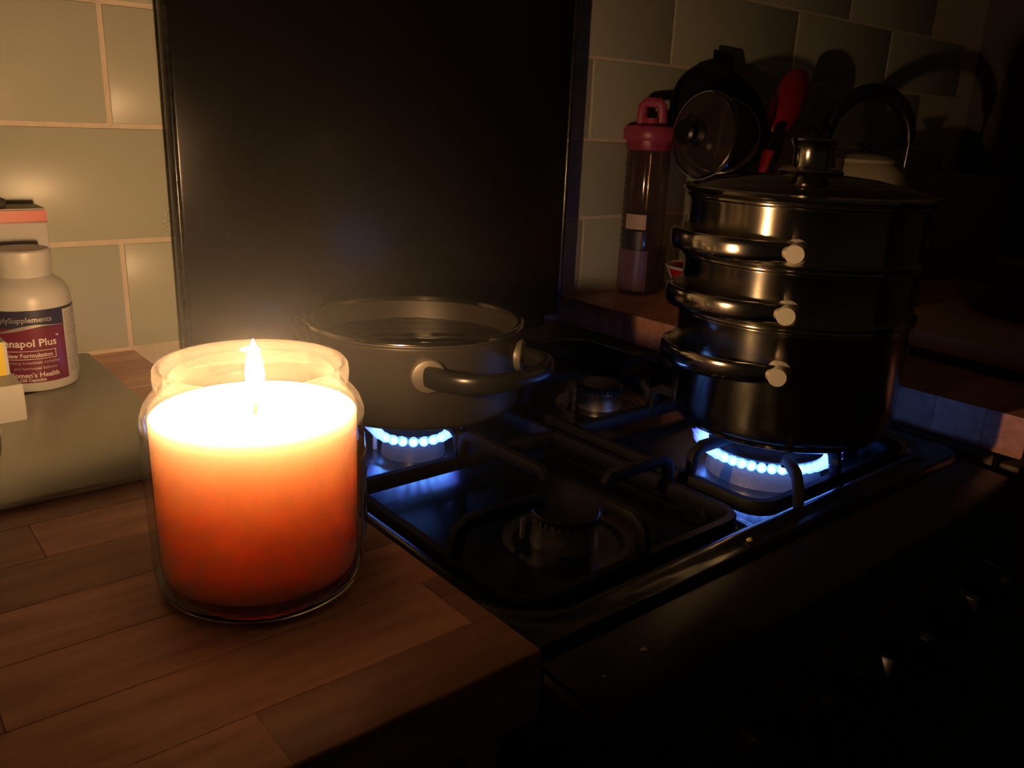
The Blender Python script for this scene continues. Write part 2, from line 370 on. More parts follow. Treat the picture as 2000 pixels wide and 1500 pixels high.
# burners
BURNERM = rough_noise(mat('burner_alloy', (.52, .48, .43), .3, metal=.6), .26, .36, 30)
for n, bx, by, br in burn:
    z0 = HF-.0015
    hgt = .0175 if n != 'FR' else .0195
    cu = ckpart('burner', lathe('burner', [(br*1.03, 0), (br*1.0, .006), (br*.985, hgt-.003), (br, hgt-.002), (br, hgt), (br*.55, hgt), (br*.55, 0), (br*1.03, 0)], 72), BURNERM, bx, by, H+z0)
    bm = bmesh.new()                                # crown of teeth round the gas ports
    nt_ = 28 if n != 'FR' else 44
    for k in range(nt_):
        a = 2*PI*k/nt_
        add_box(bm, (br*.95*math.cos(a), br*.95*math.sin(a), hgt+.0018), (br*.10, 2*PI*br/nt_*.55, .0036), rot=None)
    tt = new('burner_crown', fin(bm, 'burner_crown'), STEELDULL, cu); tt['kind'] = 'stuff'
    new('burner_cap', lathe('burner_cap', [(0, hgt+.0080), (br*.7, hgt+.0078), (br*.97, hgt+.0068), (br*1.02, hgt+.0055), (br*1.0, hgt+.0035), (0, hgt+.0035)], 72), mat('cap_enamel', (.02, .018, .016), .35), cu)
    ig = new('igniter', lathe('igniter', [(0, .016), (.0016, .015), (.002, .01), (.002, 0), (0, 0)], 12), WHITEPL, cu, (br*1.25*math.cos(2.4), br*1.25*math.sin(2.4), 0))
# raised lid: black glass panel in a slim trim
ld = ckpart('cooker_lid', box('cooker_lid', (.462, .012, .50), .003, 2), BLACKGLASS, .1505, -.044, H-.012+.25)
for s in (-1, 1):
    new('lid_trim', sweep('lid_trim', [(0, 0, -.25+.5*i/40) for i in range(41)], .004, .0072, 14, upv=(0, 1, 0)), LIDEDGE, ld, (s*.2325, -.001, 0))
new('lid_back', box('lid_back', (.45, .016, .48), .003, 2), IRON, ld, (0, .0145, 0))
for s in (-1, 1):
    new('lid_hinge', lathe('lid_hinge', [(0, -.02), (.008, -.02), (.008, .02), (0, .02)], 20, M=Matrix.Rotation(PI/2, 4, 'Y')), IRON, ld, (s*.19, .002, -.256))

# pan supports
def pan_support(label, cx_, fr):
    r = thing('pan_support', label, 'pan support', (cx_, -.34, H+HF), group=None)
    x0, x1, y0, y1 = -.102, .102, -.168, .232
    z = .013
    bm = bmesh.new()
    rr = .018
    pts = []
    for (qx, qy, a) in ((x1-rr, y1-rr, 0), (x0+rr, y1-rr, PI/2), (x0+rr, y0+rr, PI), (x1-rr, y0+rr, 1.5*PI)):
        for i in range(5): pts.append((qx+rr*math.cos(a+PI/2*i/4), qy+rr*math.sin(a+PI/2*i/4), z))
    add_sweep(bm, pts, .0042, .006, 8, closed=True, power=5)
    new('frame', fin(bm, 'frame', 40), IRON, r)
    new('crossbar', sweep('crossbar', [(x0, .030, z), (x1, .030, z)], .0042, .006, 8, power=5), IRON, r)
    for fx in (x0, x1):
        for fy in (y0+.03, y1-.03):
            new('foot', lathe('foot', [(0, 0), (.004, 0), (.005, .004), (.004, z), (0, z)], 12), IRON, r, (fx, fy, .0005))
    for by in (-.441, -.239):
        for k in range(4):
            a = k*PI/2; d = Vector((math.cos(a), math.sin(a), 0)); cc = Vector((0, by+.34, 0))
            lim = [x1, y1-cc.y, -x0, cc.y-y0][k]
            if k == 1 and by < -.4: lim = .030-cc.y
            if k == 3 and by > -.3: lim = cc.y-.030
            inner = .030 if by > -.3 or not fr else .036
            P = [cc+d*lim+Vector((0, 0, z)), cc+d*(lim-.004)+Vector((0, 0, .034)), cc+d*(lim-.012)+Vector((0, 0, .039)), cc+d*(inner+.004)+Vector((0, 0, .039)), cc+d*inner+Vector((0, 0, .034))]
            new('finger', sweep('finger', P, .0036, [.004, .005, .0048, .0048, .0036], 10, power=4), IRON, r)
    if fr:
        cc = Vector((0, -.441+.34, 0))
        for a in (225,):
            d = Vector((math.cos(math.radians(a)), math.sin(math.radians(a)), 0))
            P = [cc+d*.128+Vector((0, 0, z)), cc+d*.118+Vector((0, 0, .033)), cc+d*.108+Vector((0, 0, .039)), cc+d*.078+Vector((0, 0, .039)), cc+d*.072+Vector((0, 0, .033))]
            new('finger', sweep('finger', P, .0036, [.004, .005, .0048, .0048, .0036], 10, power=4), IRON, r)
    return r
pan_support('black iron pan support under the grey saucepan, left half of hob', .0405, False)
pan_support('black iron pan support under the steamer stack, right half of hob', .268, True)

# gas flames
def gas_ring(label, bx, by, z, r, n, h, lean, core=.0036):
    t = thing('gas_flame', label, 'gas flame', (bx, by, z))
    fme = lathe('flame_tongue', [(0, 0), (.0026, .0008), (.0034, .004), (.0030, .009), (.0016, .015), (0, .019)], 12, 80)
    cme = lathe('flame_core', [(0, 0), (.0018, .0008), (.0024, .003), (.0016, .006), (0, .0085)], 10, 80)
    fme.materials.append(GASM); cme.materials.append(GASCORE)
    for k in range(n):
        a = 2*PI*(k+.5)/n
        s = h*random.uniform(.85, 1.1)
        f = new('flame_tongue', fme, GASM, t, (r*math.cos(a), r*math.sin(a), 0)); f.rotation_euler = (0, lean, a); f.rotation_mode = 'XYZ'; f.scale = (1.25, 1.25, s)
        cobj = new('flame_core', cme, GASCORE, f, (.0, 0, 0)); 
    return t
gas_ring('blue gas flames licking out under the steel steamer pan', .268, -.441, H-.0395, .0475, 40, 1.0, math.radians(62))
gas_ring('blue gas flames under the grey saucepan beside the candle', .0405, -.24, H-.0405, .0275, 22, 1.0, math.radians(58))

# ---------------------------------------------------------------- pots
PB = H-.0105
def rim(r, z, t=.0022):
    return [(r+t*math.cos(a), z+t*math.sin(a)) for a in [(-PI/2+PI*i/6) for i in range(7)]]
def pot_profile(r, h, rb, th=.0012, corner=.012, bead=.0022):
    p = [(0, 0), (rb-corner, 0)]
    for i in range(1, 7): p.append((rb-corner+corner*math.sin(PI/2*i/6), corner*(1-math.cos(PI/2*i/6))))
    p += [(r, corner+.004), (r, h-.008), (r+.0012, h-.005)] + rim(r+.001, h-bead, bead) + [(r-th, h-.004), (r-th, corner+.004), (rb-corner, th+.001), (0, th+.001)]
    return p
def loop_handle(parent, az, z, r, mt, half=38, out=.0165, hh=.0078, ht=.0028, post=.0068, postmat=None, pow_=3.0, rise=0.):
    az = math.radians(az); path = []
    for i in range(25):
        t = -1+2*i/24; a = az+math.radians(half)*t
        q = r+.004+out*(1-abs(t)**2.2)
        path.append((q*math.cos(a), q*math.sin(a), z+rise*(1-t*t)))
    hn = new('handle', sweep('handle', path, ht, [hh*(.8+.2*(1-abs(-1+2*i/24)**3)) for i in range(25)], 14, power=pow_), mt, parent)
    for s in (-1, 1):
        a = az+math.radians(half)*s
        M = Matrix.Rotation(a, 4, 'Z') @ Matrix.Rotation(PI/2, 4, 'Y')
        pl = .0162 if s > 0 else .0075
        pm = lathe('handle_post', [(0, 0), (post*1.35, 0), (post*1.35, .003), (post, .005), (post, pl-.0008), (post*.92, pl), (0, pl)], 28, M=M)
        po = new('handle_post', pm, (postmat if s > 0 else None) or STEELDULL, parent, ((r-.002)*math.cos(a), (r-.002)*math.sin(a), z))
POSTM = mat('pale_rivet', (.44, .40, .34), .55, metal=.35)
SX, SY = .268, -.447
sb = thing('steamer_base_pan', 'tall steel pan over blue gas flames, bottom of the steamer stack', 'pan', (SX, SY, PB))
R = .0895
new('pan_body', lathe('pan_body', pot_profile(R, .0935, .088), 96), STEEL, sb, (0, 0, .004))
new('base_disc', lathe('base_disc', [(0, 0), (.078, 0), (.081, .0015), (.081, .0038), (0, .0038)], 96), STEEL2, sb)
for az in (172, -8): loop_handle(sb, az, .064, R, STEEL2, postmat=POSTM)
def tier(label, z, h):
    t = thing('steamer_basket', label, 'steamer basket', (SX, SY, z))
    prof = [(0, -.006), (.080, -.006), (.0855, -.004), (.0865, -.0002), (R+.003, 0), (R+.0036, .0015), (R+.002, .003), (R, .004), (R, h-.008), (R+.001, h-.005)] + rim(R+.001, h-.0022) + [(R-.0012, h-.004), (R-.0012, .004), (.083, -.003), (0, -.0048)]
    new('basket_body', lathe('basket_body', prof, 96), STEEL, t)
    for az in (172, -8): loop_handle(t, az, h*.26, R, STEEL2, postmat=POSTM)
    return t
tz0 = PB+.004+.0935
tier('steel steamer tier in the middle, resting on the bottom pan', tz0+.0003, .042)
tier('steel steamer tier at the top of the stack under the glass lid', tz0+.0003+.0423, .045)
tzt = tz0+.0003+.0423+.0453
gl = thing('pan_cover', 'domed glass lid with steel knob on top of the steamer stack', 'lid', (SX, SY, tzt))
new('glass_dome', lathe('glass_dome', [(.089, .003), (.075, .0085), (.05, .0135), (.025, .0160), (.004, .0168), (.004, .0145), (.025, .0137), (.05, .0112), (.075, .0062), (.088, .0006), (.089, .003)], 96), LIDGLASS, gl)
new('steel_rim', lathe('steel_rim', [(.0875, .0000), (.0945, .0002), (.0955, .0018), (.0945, .0038), (.0885, .0048), (.0875, .0000)], 96), STEEL2, gl)
kb = new('knob', lathe('knob', [(0, .0165), (.024, .0162), (.0245, .018), (.022, .0200), (.0150, .0215), (.0145, .024), (.0148, .034), (.0165, .038), (.0178, .0405), (.0170, .0420), (0, .0425)], 56), STEEL2, gl)

BRACKET = mat('dark_bracket', (.22, .19, .16), .45, metal=.5)
SPX, SPY = .0445, -.236
sp = thing('saucepan', 'wide dark grey saucepan with black loop handles behind the candle', 'pan', (SPX, SPY, PB))
new('pan_body', lathe('pan_body', pot_profile(.0885, .070, .0885, .0022, .006, .0020), 96), PANGREY, sp)
new('base_disc', lathe('base_disc', [(0, -.0012), (.078, -.0012), (.080, 0), (.080, .0012), (0, .0012)], 72), mat('cast_base', (.45, .42, .40), .4, metal=.6), sp)
new('pan_rim', lathe('pan_rim', rim(.0890, .0692, .0024)+[(.086, .0705), (.086, .0670)], 96), STEEL2, sp)
for az in (-84, 96):
    a0 = math.radians(az)
    path = []
    for i in range(25):
        t = -1+2*i/24; a = a0+math.radians(33)*t; q = .0885+.004+.036*(1-abs(t)**3.2)
        path.append((q*math.cos(a), q*math.sin(a), .046+.002*(1-t*t)))
    new('handle', sweep('handle', path, [.0052]*25, [.0085-.002*(1-abs(-1+2*i/24)) for i in range(25)], 16, power=2.6), BAKELITE, sp)
    for s in (-1, 1):
        a = a0+math.radians(33)*s
        M = Matrix.Rotation(a, 4, 'Z') @ Matrix.Rotation(PI/2, 4, 'Y')
        new('handle_bracket', lathe('handle_bracket', [(0, 0), (.0135, 0), (.0135, .004), (.0125, .0055), (.0095, .0065), (0, .0065)], 28, M=M), BRACKET, sp, (.0875*math.cos(a), .0875*math.sin(a), .046))
bm = bmesh.new()
def wz(x, y): return .0006*math.sin(x*210+y*90)*math.cos(y*170-x*60)
cv = bm.verts.new((0, 0, 0)); prev = None
for k in range(1, 13):
    rg = [bm.verts.new((.0860*k/12*math.cos(a), .0860*k/12*math.sin(a), wz(.086*k/12*math.cos(a), .086*k/12*math.sin(a)))) for a in [2*PI*i/64 for i in range(64)]]
    for i in range(64):
        if prev is None: bm.faces.new((cv, rg[i], rg[(i+1) % 64]))
        else: bm.faces.new((prev[i], rg[i], rg[(i+1) % 64], prev[(i+1) % 64]))
    prev = rg
wo = new('water', fin(bm, 'water', 80), WATER, None, (SPX, SPY, PB+.050)); tag(wo, 'water simmering inside the wide grey saucepan', 'water')

# ---------------------------------------------------------------- jar candle
JX, JY = -.189, -.457
jar = thing('jar_candle', 'lit peach wax candle in a clear glass jar on the worktop', 'candle', (JX, JY, H+.0003))
WZ = .0860
outer = [(.0470, .0062), (.0489, .0062), (.0497, .012), (.0503, .040), (.0506, .080), (.0500, .0868), (.0482, .0915), (.0455, .0950), (.0428, .0975), (.0415, .0990),
         (.0420, .1000), (.0432, .1010), (.0434, .1045), (.0430, .1080), (.0418, .1094), (.0405, .1094), (.0392, .1080), (.0388, .1045), (.0390, .1000), (.0402, .0975),
         (.0432, .0940), (.0458, .0905), (.0472, .0862), (.0474, .080), (.0470, .040), (.0466, .015), (.0460, .0098), (.0470, .0062)]
BASEG = bpy.data.materials.new('thick_base_glass'); BASEG.use_nodes = True; BASEG.node_tree.nodes.clear()
bo, bg = nd(BASEG, 'ShaderNodeOutputMaterial'), nd(BASEG, 'ShaderNodeBsdfGlass'); bg.inputs['IOR'].default_value = 1.48; bg.inputs['Roughness'].default_value = .02; bg.inputs['Color'].default_value = (.97, .98, .92, 1)
ln(BASEG, bg.outputs[0], bo.inputs[0])
new('glass_base', lathe('glass_base', [(0, .0025), (.036, .0022), (.040, .0003), (.0435, 0), (.0468, .0018), (.0486, .0050), (.0489, .0060), (.0472, .0066), (.0455, .0076), (.041, .0074), (0, .0072)], 128, 60), BASEG, jar)
new('glass_jar', lathe('glass_jar', outer, 128, 60), JARGLASS, jar)
wax = [(0, .0079), (.0415, .0081), (.0446, .0092), (.0457, .0135), (.0464, .040), (.0467, .080), (.0466, WZ-.0006), (.0460, WZ-.0001), (.044, WZ-.0008), (.036, WZ-.0015), (0, WZ-.0018)]
new('wax', lathe('wax', wax, 128, 40), WAX, jar)
new('wick', sweep('wick', [(0, 0, WZ-.004), (.0003, 0, WZ+.002), (.001, .0004, WZ+.005), (.0024, .0008, WZ+.0072)], [.0009, .0009, .0009, .0007], seg=8), WICKM, jar)
fp = [(0, 0), (.0020, .0008), (.0032, .0040), (.0042, .009), (.0044, .0135), (.0036, .0195), (.0018, .0255), (.0007, .0285), (0, .030)]
new('flame', lathe('flame', fp, 24, 80), FLAMEM, jar, (.0008, .0002, WZ+.0040))
lb = new('label', patch('label', .0507, math.radians(-47), math.radians(45), .022, .066, 32), PAPER, jar)
bm = bmesh.new()
for (pts) in ([(.002, .036), (.004, .045), (.006, .047), (.0065, .043), (.004, .039), (.003, .034), (.006, .030), (.010, .034)], [(.012, .034), (.014, .042), (.017, .041), (.016, .035), (.020, .034), (.023, .041), (.026, .035), (.030, .037)], [(.004, .056), (.010, .057), (.016, .055)]):
    P = [(.0511*math.cos(math.radians(-46)+x/.0511), .0511*math.sin(math.radians(-46)+x/.0511), z) for x, z in pts]
    add_sweep(bm, P, .0005, .0005, 6)
new('script_marks', fin(bm, 'script_marks', 60), DARKINK, lb)

# ---------------------------------------------------------------- left worktop things
gb = thing('glass_board', 'frosted grey-green glass worktop saver under the supplement bottle', 'chopping board', (-.42, -.165, H+.0003))
new('glass_sheet', box('glass_sheet', (.52, .298, .0042), .0012, 2, c=(0, 0, .0031)), BOARDGLASS, gb)
for k, (fx, fy) in enumerate(((-.24, -.13), (.24, -.13), (-.24, .13), (.24, .13))):
    new('rubber_foot', lathe('rubber_foot', [(0, 0), (.006, 0), (.006, .0011), (0, .0011)], 16), IRON, gb, (fx, fy, 0))
for x, y, q in ((.150, -.045, .010), (.122, -.062, .014), (.195, .055, .016)):  # flat irregular grey-brown marks, darker than the board glass
    vsn = bmesh.new()
    fvs = [vsn.verts.new((q*(1+.25*math.sin(3*a))*math.cos(a), q*.4*(1+.3*math.cos(2*a))*math.sin(a), 0)) for a in [2*PI*i/18 for i in range(18)]]
    vsn.faces.new(fvs); bmesh.ops.solidify(vsn, geom=vsn.faces[:], thickness=.0001)
    new('dark_mark', fin(vsn, 'dark_mark'), DARKMARK, gb, (x, y, .0053), (0, 0, .3))
GBZ = H+.0056
bt = thing('supplement_bottle', 'white supplement bottle with maroon and navy label', 'bottle', (-.2155, -.0855, GBZ))
bt.scale = (1, 1, .98)
BR = .0310
new('bottle_body', lathe('bottle_body', [(0, .001), (.026, 0), (.0295, .001), (BR, .004), (BR, .070), (.0300, .077), (.0265, .083), (.0215, .0865), (.0195, .0885), (.0195, .093), (.018, .093), (0, .093)], 72), WHITEPL, bt)
cp = new('cap', lathe('cap', [(.0195, .0895), (.0198, .0905), (.0195, .094), (.0204, .0965), (.0209, .100), (.0206, .1075), (.0194, .1088), (0, .1088)], 72), WHITEPL, bt)
AZF = math.radians(-99)                             # azimuth that faces the camera
A0, A1 = AZF-math.radians(105), AZF+math.radians(46)
lbl = new('label', patch('label', BR+.0001, A0, A1, .0085, .0655, 48), MAROON, bt)
new('navy_band', patch('navy_band', BR+.0003, A0, A1, .0520, .0656, 48), NAVY, lbl)
new('navy_edge', patch('navy_edge', BR+.00025, A1-.0, AZF+math.radians(85), .0635, .0656, 16), NAVY, lbl)
bm = bmesh.new()                                    # silver swoosh under the navy band
rs = BR+.00075; up_, dn_ = [], []
for i in range(41):
    u = i/40; a = AZF-math.radians(75)+u*math.radians(118)
    zc = .0470+.0065*sm(.1, .75, u)-.001*sm(.75, 1, u); th = .0002+.0012*math.exp(-((u-.55)/.22)**2)
    up_.append(bm.verts.new((rs*math.cos(a), rs*math.sin(a), zc+th))); dn_.append(bm.verts.new((rs*math.cos(a), rs*math.sin(a), zc-th)))
for i in range(40): bm.faces.new((dn_[i], dn_[i+1], up_[i+1], up_[i]))
new('swoosh', fin(bm, 'swoosh', 60), SILVER, lbl)
def btext(s, size, aend, z, mt=WHITEINK):
    bm = text_mesh('t', s, size); wd = max(v.co.x for v in bm.verts)
    bend(bm, BR+.0007, AZF+math.radians(aend)-wd/(BR+.0007))
    for v in bm.verts: v.co.z += z
    o = new('lettering', fin(bm, 'lettering'), mt, lbl); return wd
btext('SimplySupplements', .0058, 28, .0565, SILVER)
btext('Menapol Plus', .0081, 31, .0375)
btext('™', .003, 35, .0432)
btext('New Formulation', .0046, 24, .0290)
btext('A nourishing botanicals complex', .0034, 33, .0237, SILVER)
btext('and hormonal balance', .0034, 28, .0192, SILVER)
btext("Women's Health", .0054, 30, .0130)
btext('120 Capsules', .0034, 12, .0098)
bm = bmesh.new()                                    # box round 'New Formulation'
rs = BR+.0007; aL, aR = AZF-math.radians(52), AZF+math.radians(28)
for z in (.0274, .0338): add_lathe(bm, [(rs, z), (rs+.0002, z), (rs+.0002, z+.0004), (rs, z+.0004), (rs, z)], 24, aL, aR)
for a in (aL, aR): add_lathe(bm, [(rs, .0274), (rs+.0002, .0274), (rs+.0002, .0342), (rs, .0342), (rs, .0274)], 2, a, a+.013)
new('printed_frame', fin(bm, 'printed_frame'), WHITEINK, lbl)
ip = new('info_panel', patch('info_panel', BR+.00015, A1+.01, AZF+math.radians(88), .0085, .0625, 20), CARD, bt)
bm = bmesh.new()
for i in range(26):
    z = .060-i*.0019
    add_lathe(bm, [(BR+.0006, z), (BR+.0007, z), (BR+.0007, z+.0006 if i not in (9, 20) else z+.001), (BR+.0006, z+.0006)], 6, A1+.05, A1+.05+random.uniform(.3, .6))
pr = new('fine_print', fin(bm, 'fine_print'), mat('grey_print', (.28, .25, .22), .6), ip); pr['kind'] = 'stuff'

rb = thing('carton', 'white carton with a red top stripe behind the supplement bottle', 'box', (-.262, -.030, GBZ))
new('carton_body', box('carton_body', (.150, .036, .131), .0008, 1, c=(0, 0, .0655)), CARD, rb)
new('red_stripe', box('red_stripe', (.150, .0004, .0085), c=(0, 0, .1262)), REDINK, rb, (0, -.0182, 0))
new('red_shade', box('red_shade', (.150, .0005, .0016), c=(0, 0, .1212)), mat('deep_red_print', (.25, .03, .02), .4), rb, (0, -.0182, 0))
new('dark_panel', box('dark_panel', (.115, .0004, .0085), c=(0, 0, .1005)), DARKINK, rb, (-.026, -.0182, 0))
new('lid_flap', box('lid_flap', (.149, .035, .0008), c=(0, 0, .1315)), CARDSIDE, rb)
ph = new('phone', box('phone', (.118, .026, .0075), .002, 2, c=(0, 0, .00375)), mat('black_plastic', (.03, .026, .022), .4), None, (-.272, -.030, GBZ+.1321)); tag(ph, 'flat black slab lying on top of the red-striped carton', 'phone')
ph.name = 'black_slab'; ph['category'] = 'slab'
wbx = thing('carton', 'small plain white carton in front of the supplement bottle', 'box', (-.265, -.154, GBZ), math.radians(2))
new('carton_body', box('carton_body', (.050, .046, .0265), .0006, 1, c=(0, 0, .01325)), CARD, wbx)
new('end_flap', box('end_flap', (.0004, .043, .024), c=(0, 0, .01325)), CARDSIDE, wbx, (.0252, 0, 0))
ybx = thing('carton', 'small yellow carton lying on top of the plain white carton', 'box', (-.2705, -.1365, GBZ+.0268), math.radians(2))
new('carton_body', box('carton_body', (.056, .030, .0245), .0006, 1, c=(0, 0, .01225)), CARD, ybx)
new('yellow_print', box('yellow_print', (.052, .0004, .0240), c=(0, 0, .01225)), YELLOW, ybx, (-.0005, -.0152, 0))
bm = text_mesh('t', '5', .009)
new('lettering', fin(bm, 'lettering'), WHITEINK, ybx, (.0175, -.0156, .003))
new('orange_spot', lathe('orange_spot', [(0, 0), (.0035, 0), (.0035, .0003), (0, .0003)], 20, M=Matrix.Rotation(PI/2, 4, 'X')), ORANGE, ybx, (.018, -.0154, .0145))
bs = thing('blister_strip', 'silver-grey folded pill strip on the yellow carton', 'pill strip', (-.272, -.1365, GBZ+.0268+.0247))
new('foil', box('foil', (.034, .026, .003), .001, c=(0, 0, .0015)), STEELDULL, bs)
dk = thing('medicine_bottle', 'squat dark bottle with pale label at the left edge', 'bottle', (-.2855, -.2365, GBZ))
new('bottle_body', lathe('bottle_body', [(0, .0), (.017, 0), (.020, .002), (.021, .008), (.021, .04), (.019, .046), (.011, .052), (.010, .056), (0, .056)], 48), mat('brown_glass', (.03, .015, .01), .15), dk)
new('cap', lathe('cap', [(.0125, .0555), (.0125, .069), (.0115, .070), (0, .070)], 40), WHITEPL, dk)
new('label', patch('label', .0211, math.radians(-150), math.radians(20), .016, .037, 30), CARD, dk)

# ---------------------------------------------------------------- right worktop things
pb = thing('drinks_bottle', 'clear drinks bottle with pink loop lid beside the raised cooker lid', 'bottle', (.541, -.038, H+.0003))
PR = .0290
AZF = math.radians(-138)
new('bottle_body', lathe('bottle_body', [(0, .001), (.024, 0), (.0275, .002), (PR, .008), (PR, .186), (.0285, .192), (.0268, .196), (.0268, .204), (.0255, .204), (.0255, .196), (PR-.0015, .184), (PR-.0015, .008), (.024, .003), (0, .003)], 64), CLEARPLASTIC, pb)
new('collar', lathe('collar', [(.0295, .191), (.0305, .193), (.0305, .203), (.0275, .204), (.0275, .191), (.0295, .191)], 64), mat('dark_pink', (.30, .03, .08), .4), pb)
ldp = new('lid', lathe('lid', [(0, .204), (.034, .203), (.0355, .206), (.0355, .217), (.033, .221), (.014, .223), (0, .223)], 64), PINK, pb)
a = AZF+.06
loop = [(-.0135, .222), (-.0135, .234), (-.0125, .2465), (-.009, .2510), (.009, .2510), (.0125, .2465), (.0135, .234), (.0135, .222)]
dx, dy = math.cos(a+PI/2), math.sin(a+PI/2)
new('carry_loop', sweep('carry_loop', [(u*dx, u*dy, z) for u, z in loop], .0065, .0034, 12, upv=(math.cos(a), math.sin(a), 0)), PINK, ldp)
new('spout', lathe('spout', [(0, .222), (.010, .222), (.009, .2315), (0, .2325)], 24), PINK, ldp)
new('pale_panel', patch('pale_panel', PR+.0002, AZF-math.radians(50), AZF+math.radians(8), .089, .1085, 16), mat('pale_pink_print', (.55, .38, .33), .5), pb)
new('dark_panel', patch('dark_panel', PR+.0002, AZF-math.radians(58), AZF+math.radians(2), .062, .086, 16), DARKINK, pb)
new('tinted_base', patch('tinted_base', PR+.0001, AZF-math.radians(80), AZF+math.radians(20), .006, .061, 24), mat('purple_print', (.16, .09, .14), .25), pb)
bm = bmesh.new()
for i in range(14):
    z = .07+i*.0085
    add_lathe(bm, [(PR+.0003, z), (PR+.0005, z), (PR+.0005, z+.0016), (PR+.0003, z+.0016)], 3, AZF-math.radians(74), AZF-math.radians(62))
new('printed_scale', fin(bm, 'printed_scale'), DARKINK, pb)['kind'] = 'stuff'

bw = thing('bowl', 'small red and white bowl behind the steamer stack', 'bowl', (.545, -.140, H+.0003))
new('bowl_body', lathe('bowl_body', [(0, 0), (.018, 0), (.019, .003), (.026, .016), (.038, .036), (.0445, .050), (.0450, .0515), (.0436, .0515), (.036, .036), (.023, .016), (0, .007)], 64), mat('red_glaze', (.5, .02, .025), .25), bw)
new('white_rim', lathe('white_rim', [(.0446, .0492), (.0457, .0515), (.0450, .0526), (.0432, .0520), (.0434, .0490), (.0446, .0492)], 64), WHITEPL, bw)
for k in range(6):
    a = 2*PI*k/6
    new('white_stripe', lathe('white_stripe', [(.0265, .0158), (.0385, .0358), (.0449, .0495)], 6, 40, a+.2, a+.62), WHITEPL, bw)

cr_ = thing('utensil_crock', 'white crock holding pan lids and red spoon behind the stack', 'crock', (.645, -.115, H+.0003))
new('crock_body', lathe('crock_body', [(0, 0), (.05, 0), (.054, .004), (.056, .02), (.058, .152), (.0590, .156), (.0575, .157), (.0545, .154), (.0525, .02), (0, .008)], 64), WHITEPL, cr_)
def glass_lid(label, loc, rot, r, knobm):
    t = thing('pan_cover', label, 'lid', loc, rot=rot)
    new('glass_dome', lathe('glass_dome', [(r*.97, .002), (r*.75, .009), (r*.45, .014), (r*.1, .016), (r*.1, .0135), (r*.45, .0115), (r*.75, .0065), (r*.96, .0), (r*.97, .002)], 72), LIDGLASS, t)
    new('steel_rim', lathe('steel_rim', [(r*.95, -.001), (r*1.0, -.001), (r*1.012, .001), (r, .0035), (r*.96, .004), (r*.95, -.001)], 72), STEEL2, t)
    new('knob', lathe('knob', [(0, .016), (.016, .016), (.017, .018), (.010, .022), (.009, .028), (.015, .034), (.0165, .038), (.013, .041), (0, .042)], 40), knobm, t)
    return t
def aim(nrm):
    return Vector(nrm).to_track_quat('Z', 'Y').to_euler()
cr_r, cr_u, cr_t = Vector((.766, -.643, 0)), Vector((0, 0, 1)), Vector((-.643, -.766, 0))
glass_lid('glass pan lid with black knob leaning left beside the pink-lidded bottle', (.540, -.128, H+.2135), aim(-.80*cr_r+.10*cr_u+.56*cr_t), .053, BAKELITE)
glass_lid('pale pinkish glass lid propped upright just behind the left-leaning one', (.612, -.098, H+.2130), aim(-.25*cr_r+.22*cr_u+.85*cr_t), .050, BAKELITE)
glass_lid('glass pan lid with steel rim standing at the right of the red spoon', (.748, -.137, H+.186), aim(.35*cr_r+.35*cr_u+.85*cr_t), .056, BAKELITE)
dp = thing('baking_pan', 'round dark pan with grip tab leaning against the tiles', 'pan', (.663, -.046, H+.222), rot=aim((-.20, -.90, .38)))
new('pan_body', lathe('pan_body', [(0, 0), (.076, 0), (.083, .014), (.0865, .0155), (.0865, .0168), (.082, .0165), (.075, .0025), (0, .0025)], 72), mat('dark_pan', (.03, .025, .022), .35, metal=.3), dp)
new('grip_tab', box('grip_tab', (.034, .022, .004), .0015, 2), BAKELITE, dp, (.022, .094, .015), (0, 0, -.2))
sp_ = thing('serving_spoon', 'red silicone spoon standing upright in the crock', 'spoon', (.652, -.116, H+.014))
O = Vector((.652, -.116, .014))
hp = [Vector(p)-O for p in ((.652, -.116, .015), (.655, -.126, .09), (.6595, -.136, .170), (.668, -.136, .197))]
new('handle', sweep('handle', hp, .0085, .0055, 12), RED, sp_)
h0 = Vector((.690, -.131, .226))-O; h1 = Vector((.786, -.104, .310))-O
new('neck', sweep('neck', [hp[-1]-Vector((.002, 0, .004)), hp[-1].lerp(h0, .5), h0+(h1-h0)*.06], .0055, .0045, 12), BAKELITE, sp_)
dirv = (h1-h0).normalized(); HL = (h1-h0).length
side = dirv.cross(-cr_t).normalized(); fr_ = side.cross(dirv).normalized()
bm = bmesh.new(); Rg = []
for i in range(19):
    u = i/18; wv = .0235*max(0.02, 1-abs((u-.52)/.52)**2.6)**.5
    cpt = h0+dirv*(HL*u)+fr_*(.012*(2*u-1)**2)
    Rg.append([bm.verts.new(cpt+side*wv*math.cos(2*PI*k/16)+fr_*(.0035*math.sin(2*PI*k/16)+.010*(wv/.0235)**2*math.cos(2*PI*k/16)**2)) for k in range(16)])
for A, B in zip(Rg, Rg[1:]):
    for k in range(16): bm.faces.new((A[k], A[(k+1) % 16], B[(k+1) % 16], B[k]))
bm.faces.new(Rg[0][::-1]); bm.faces.new(Rg[-1])
new('spoon_head', fin(bm, 'spoon_head', 70), RED, sp_)

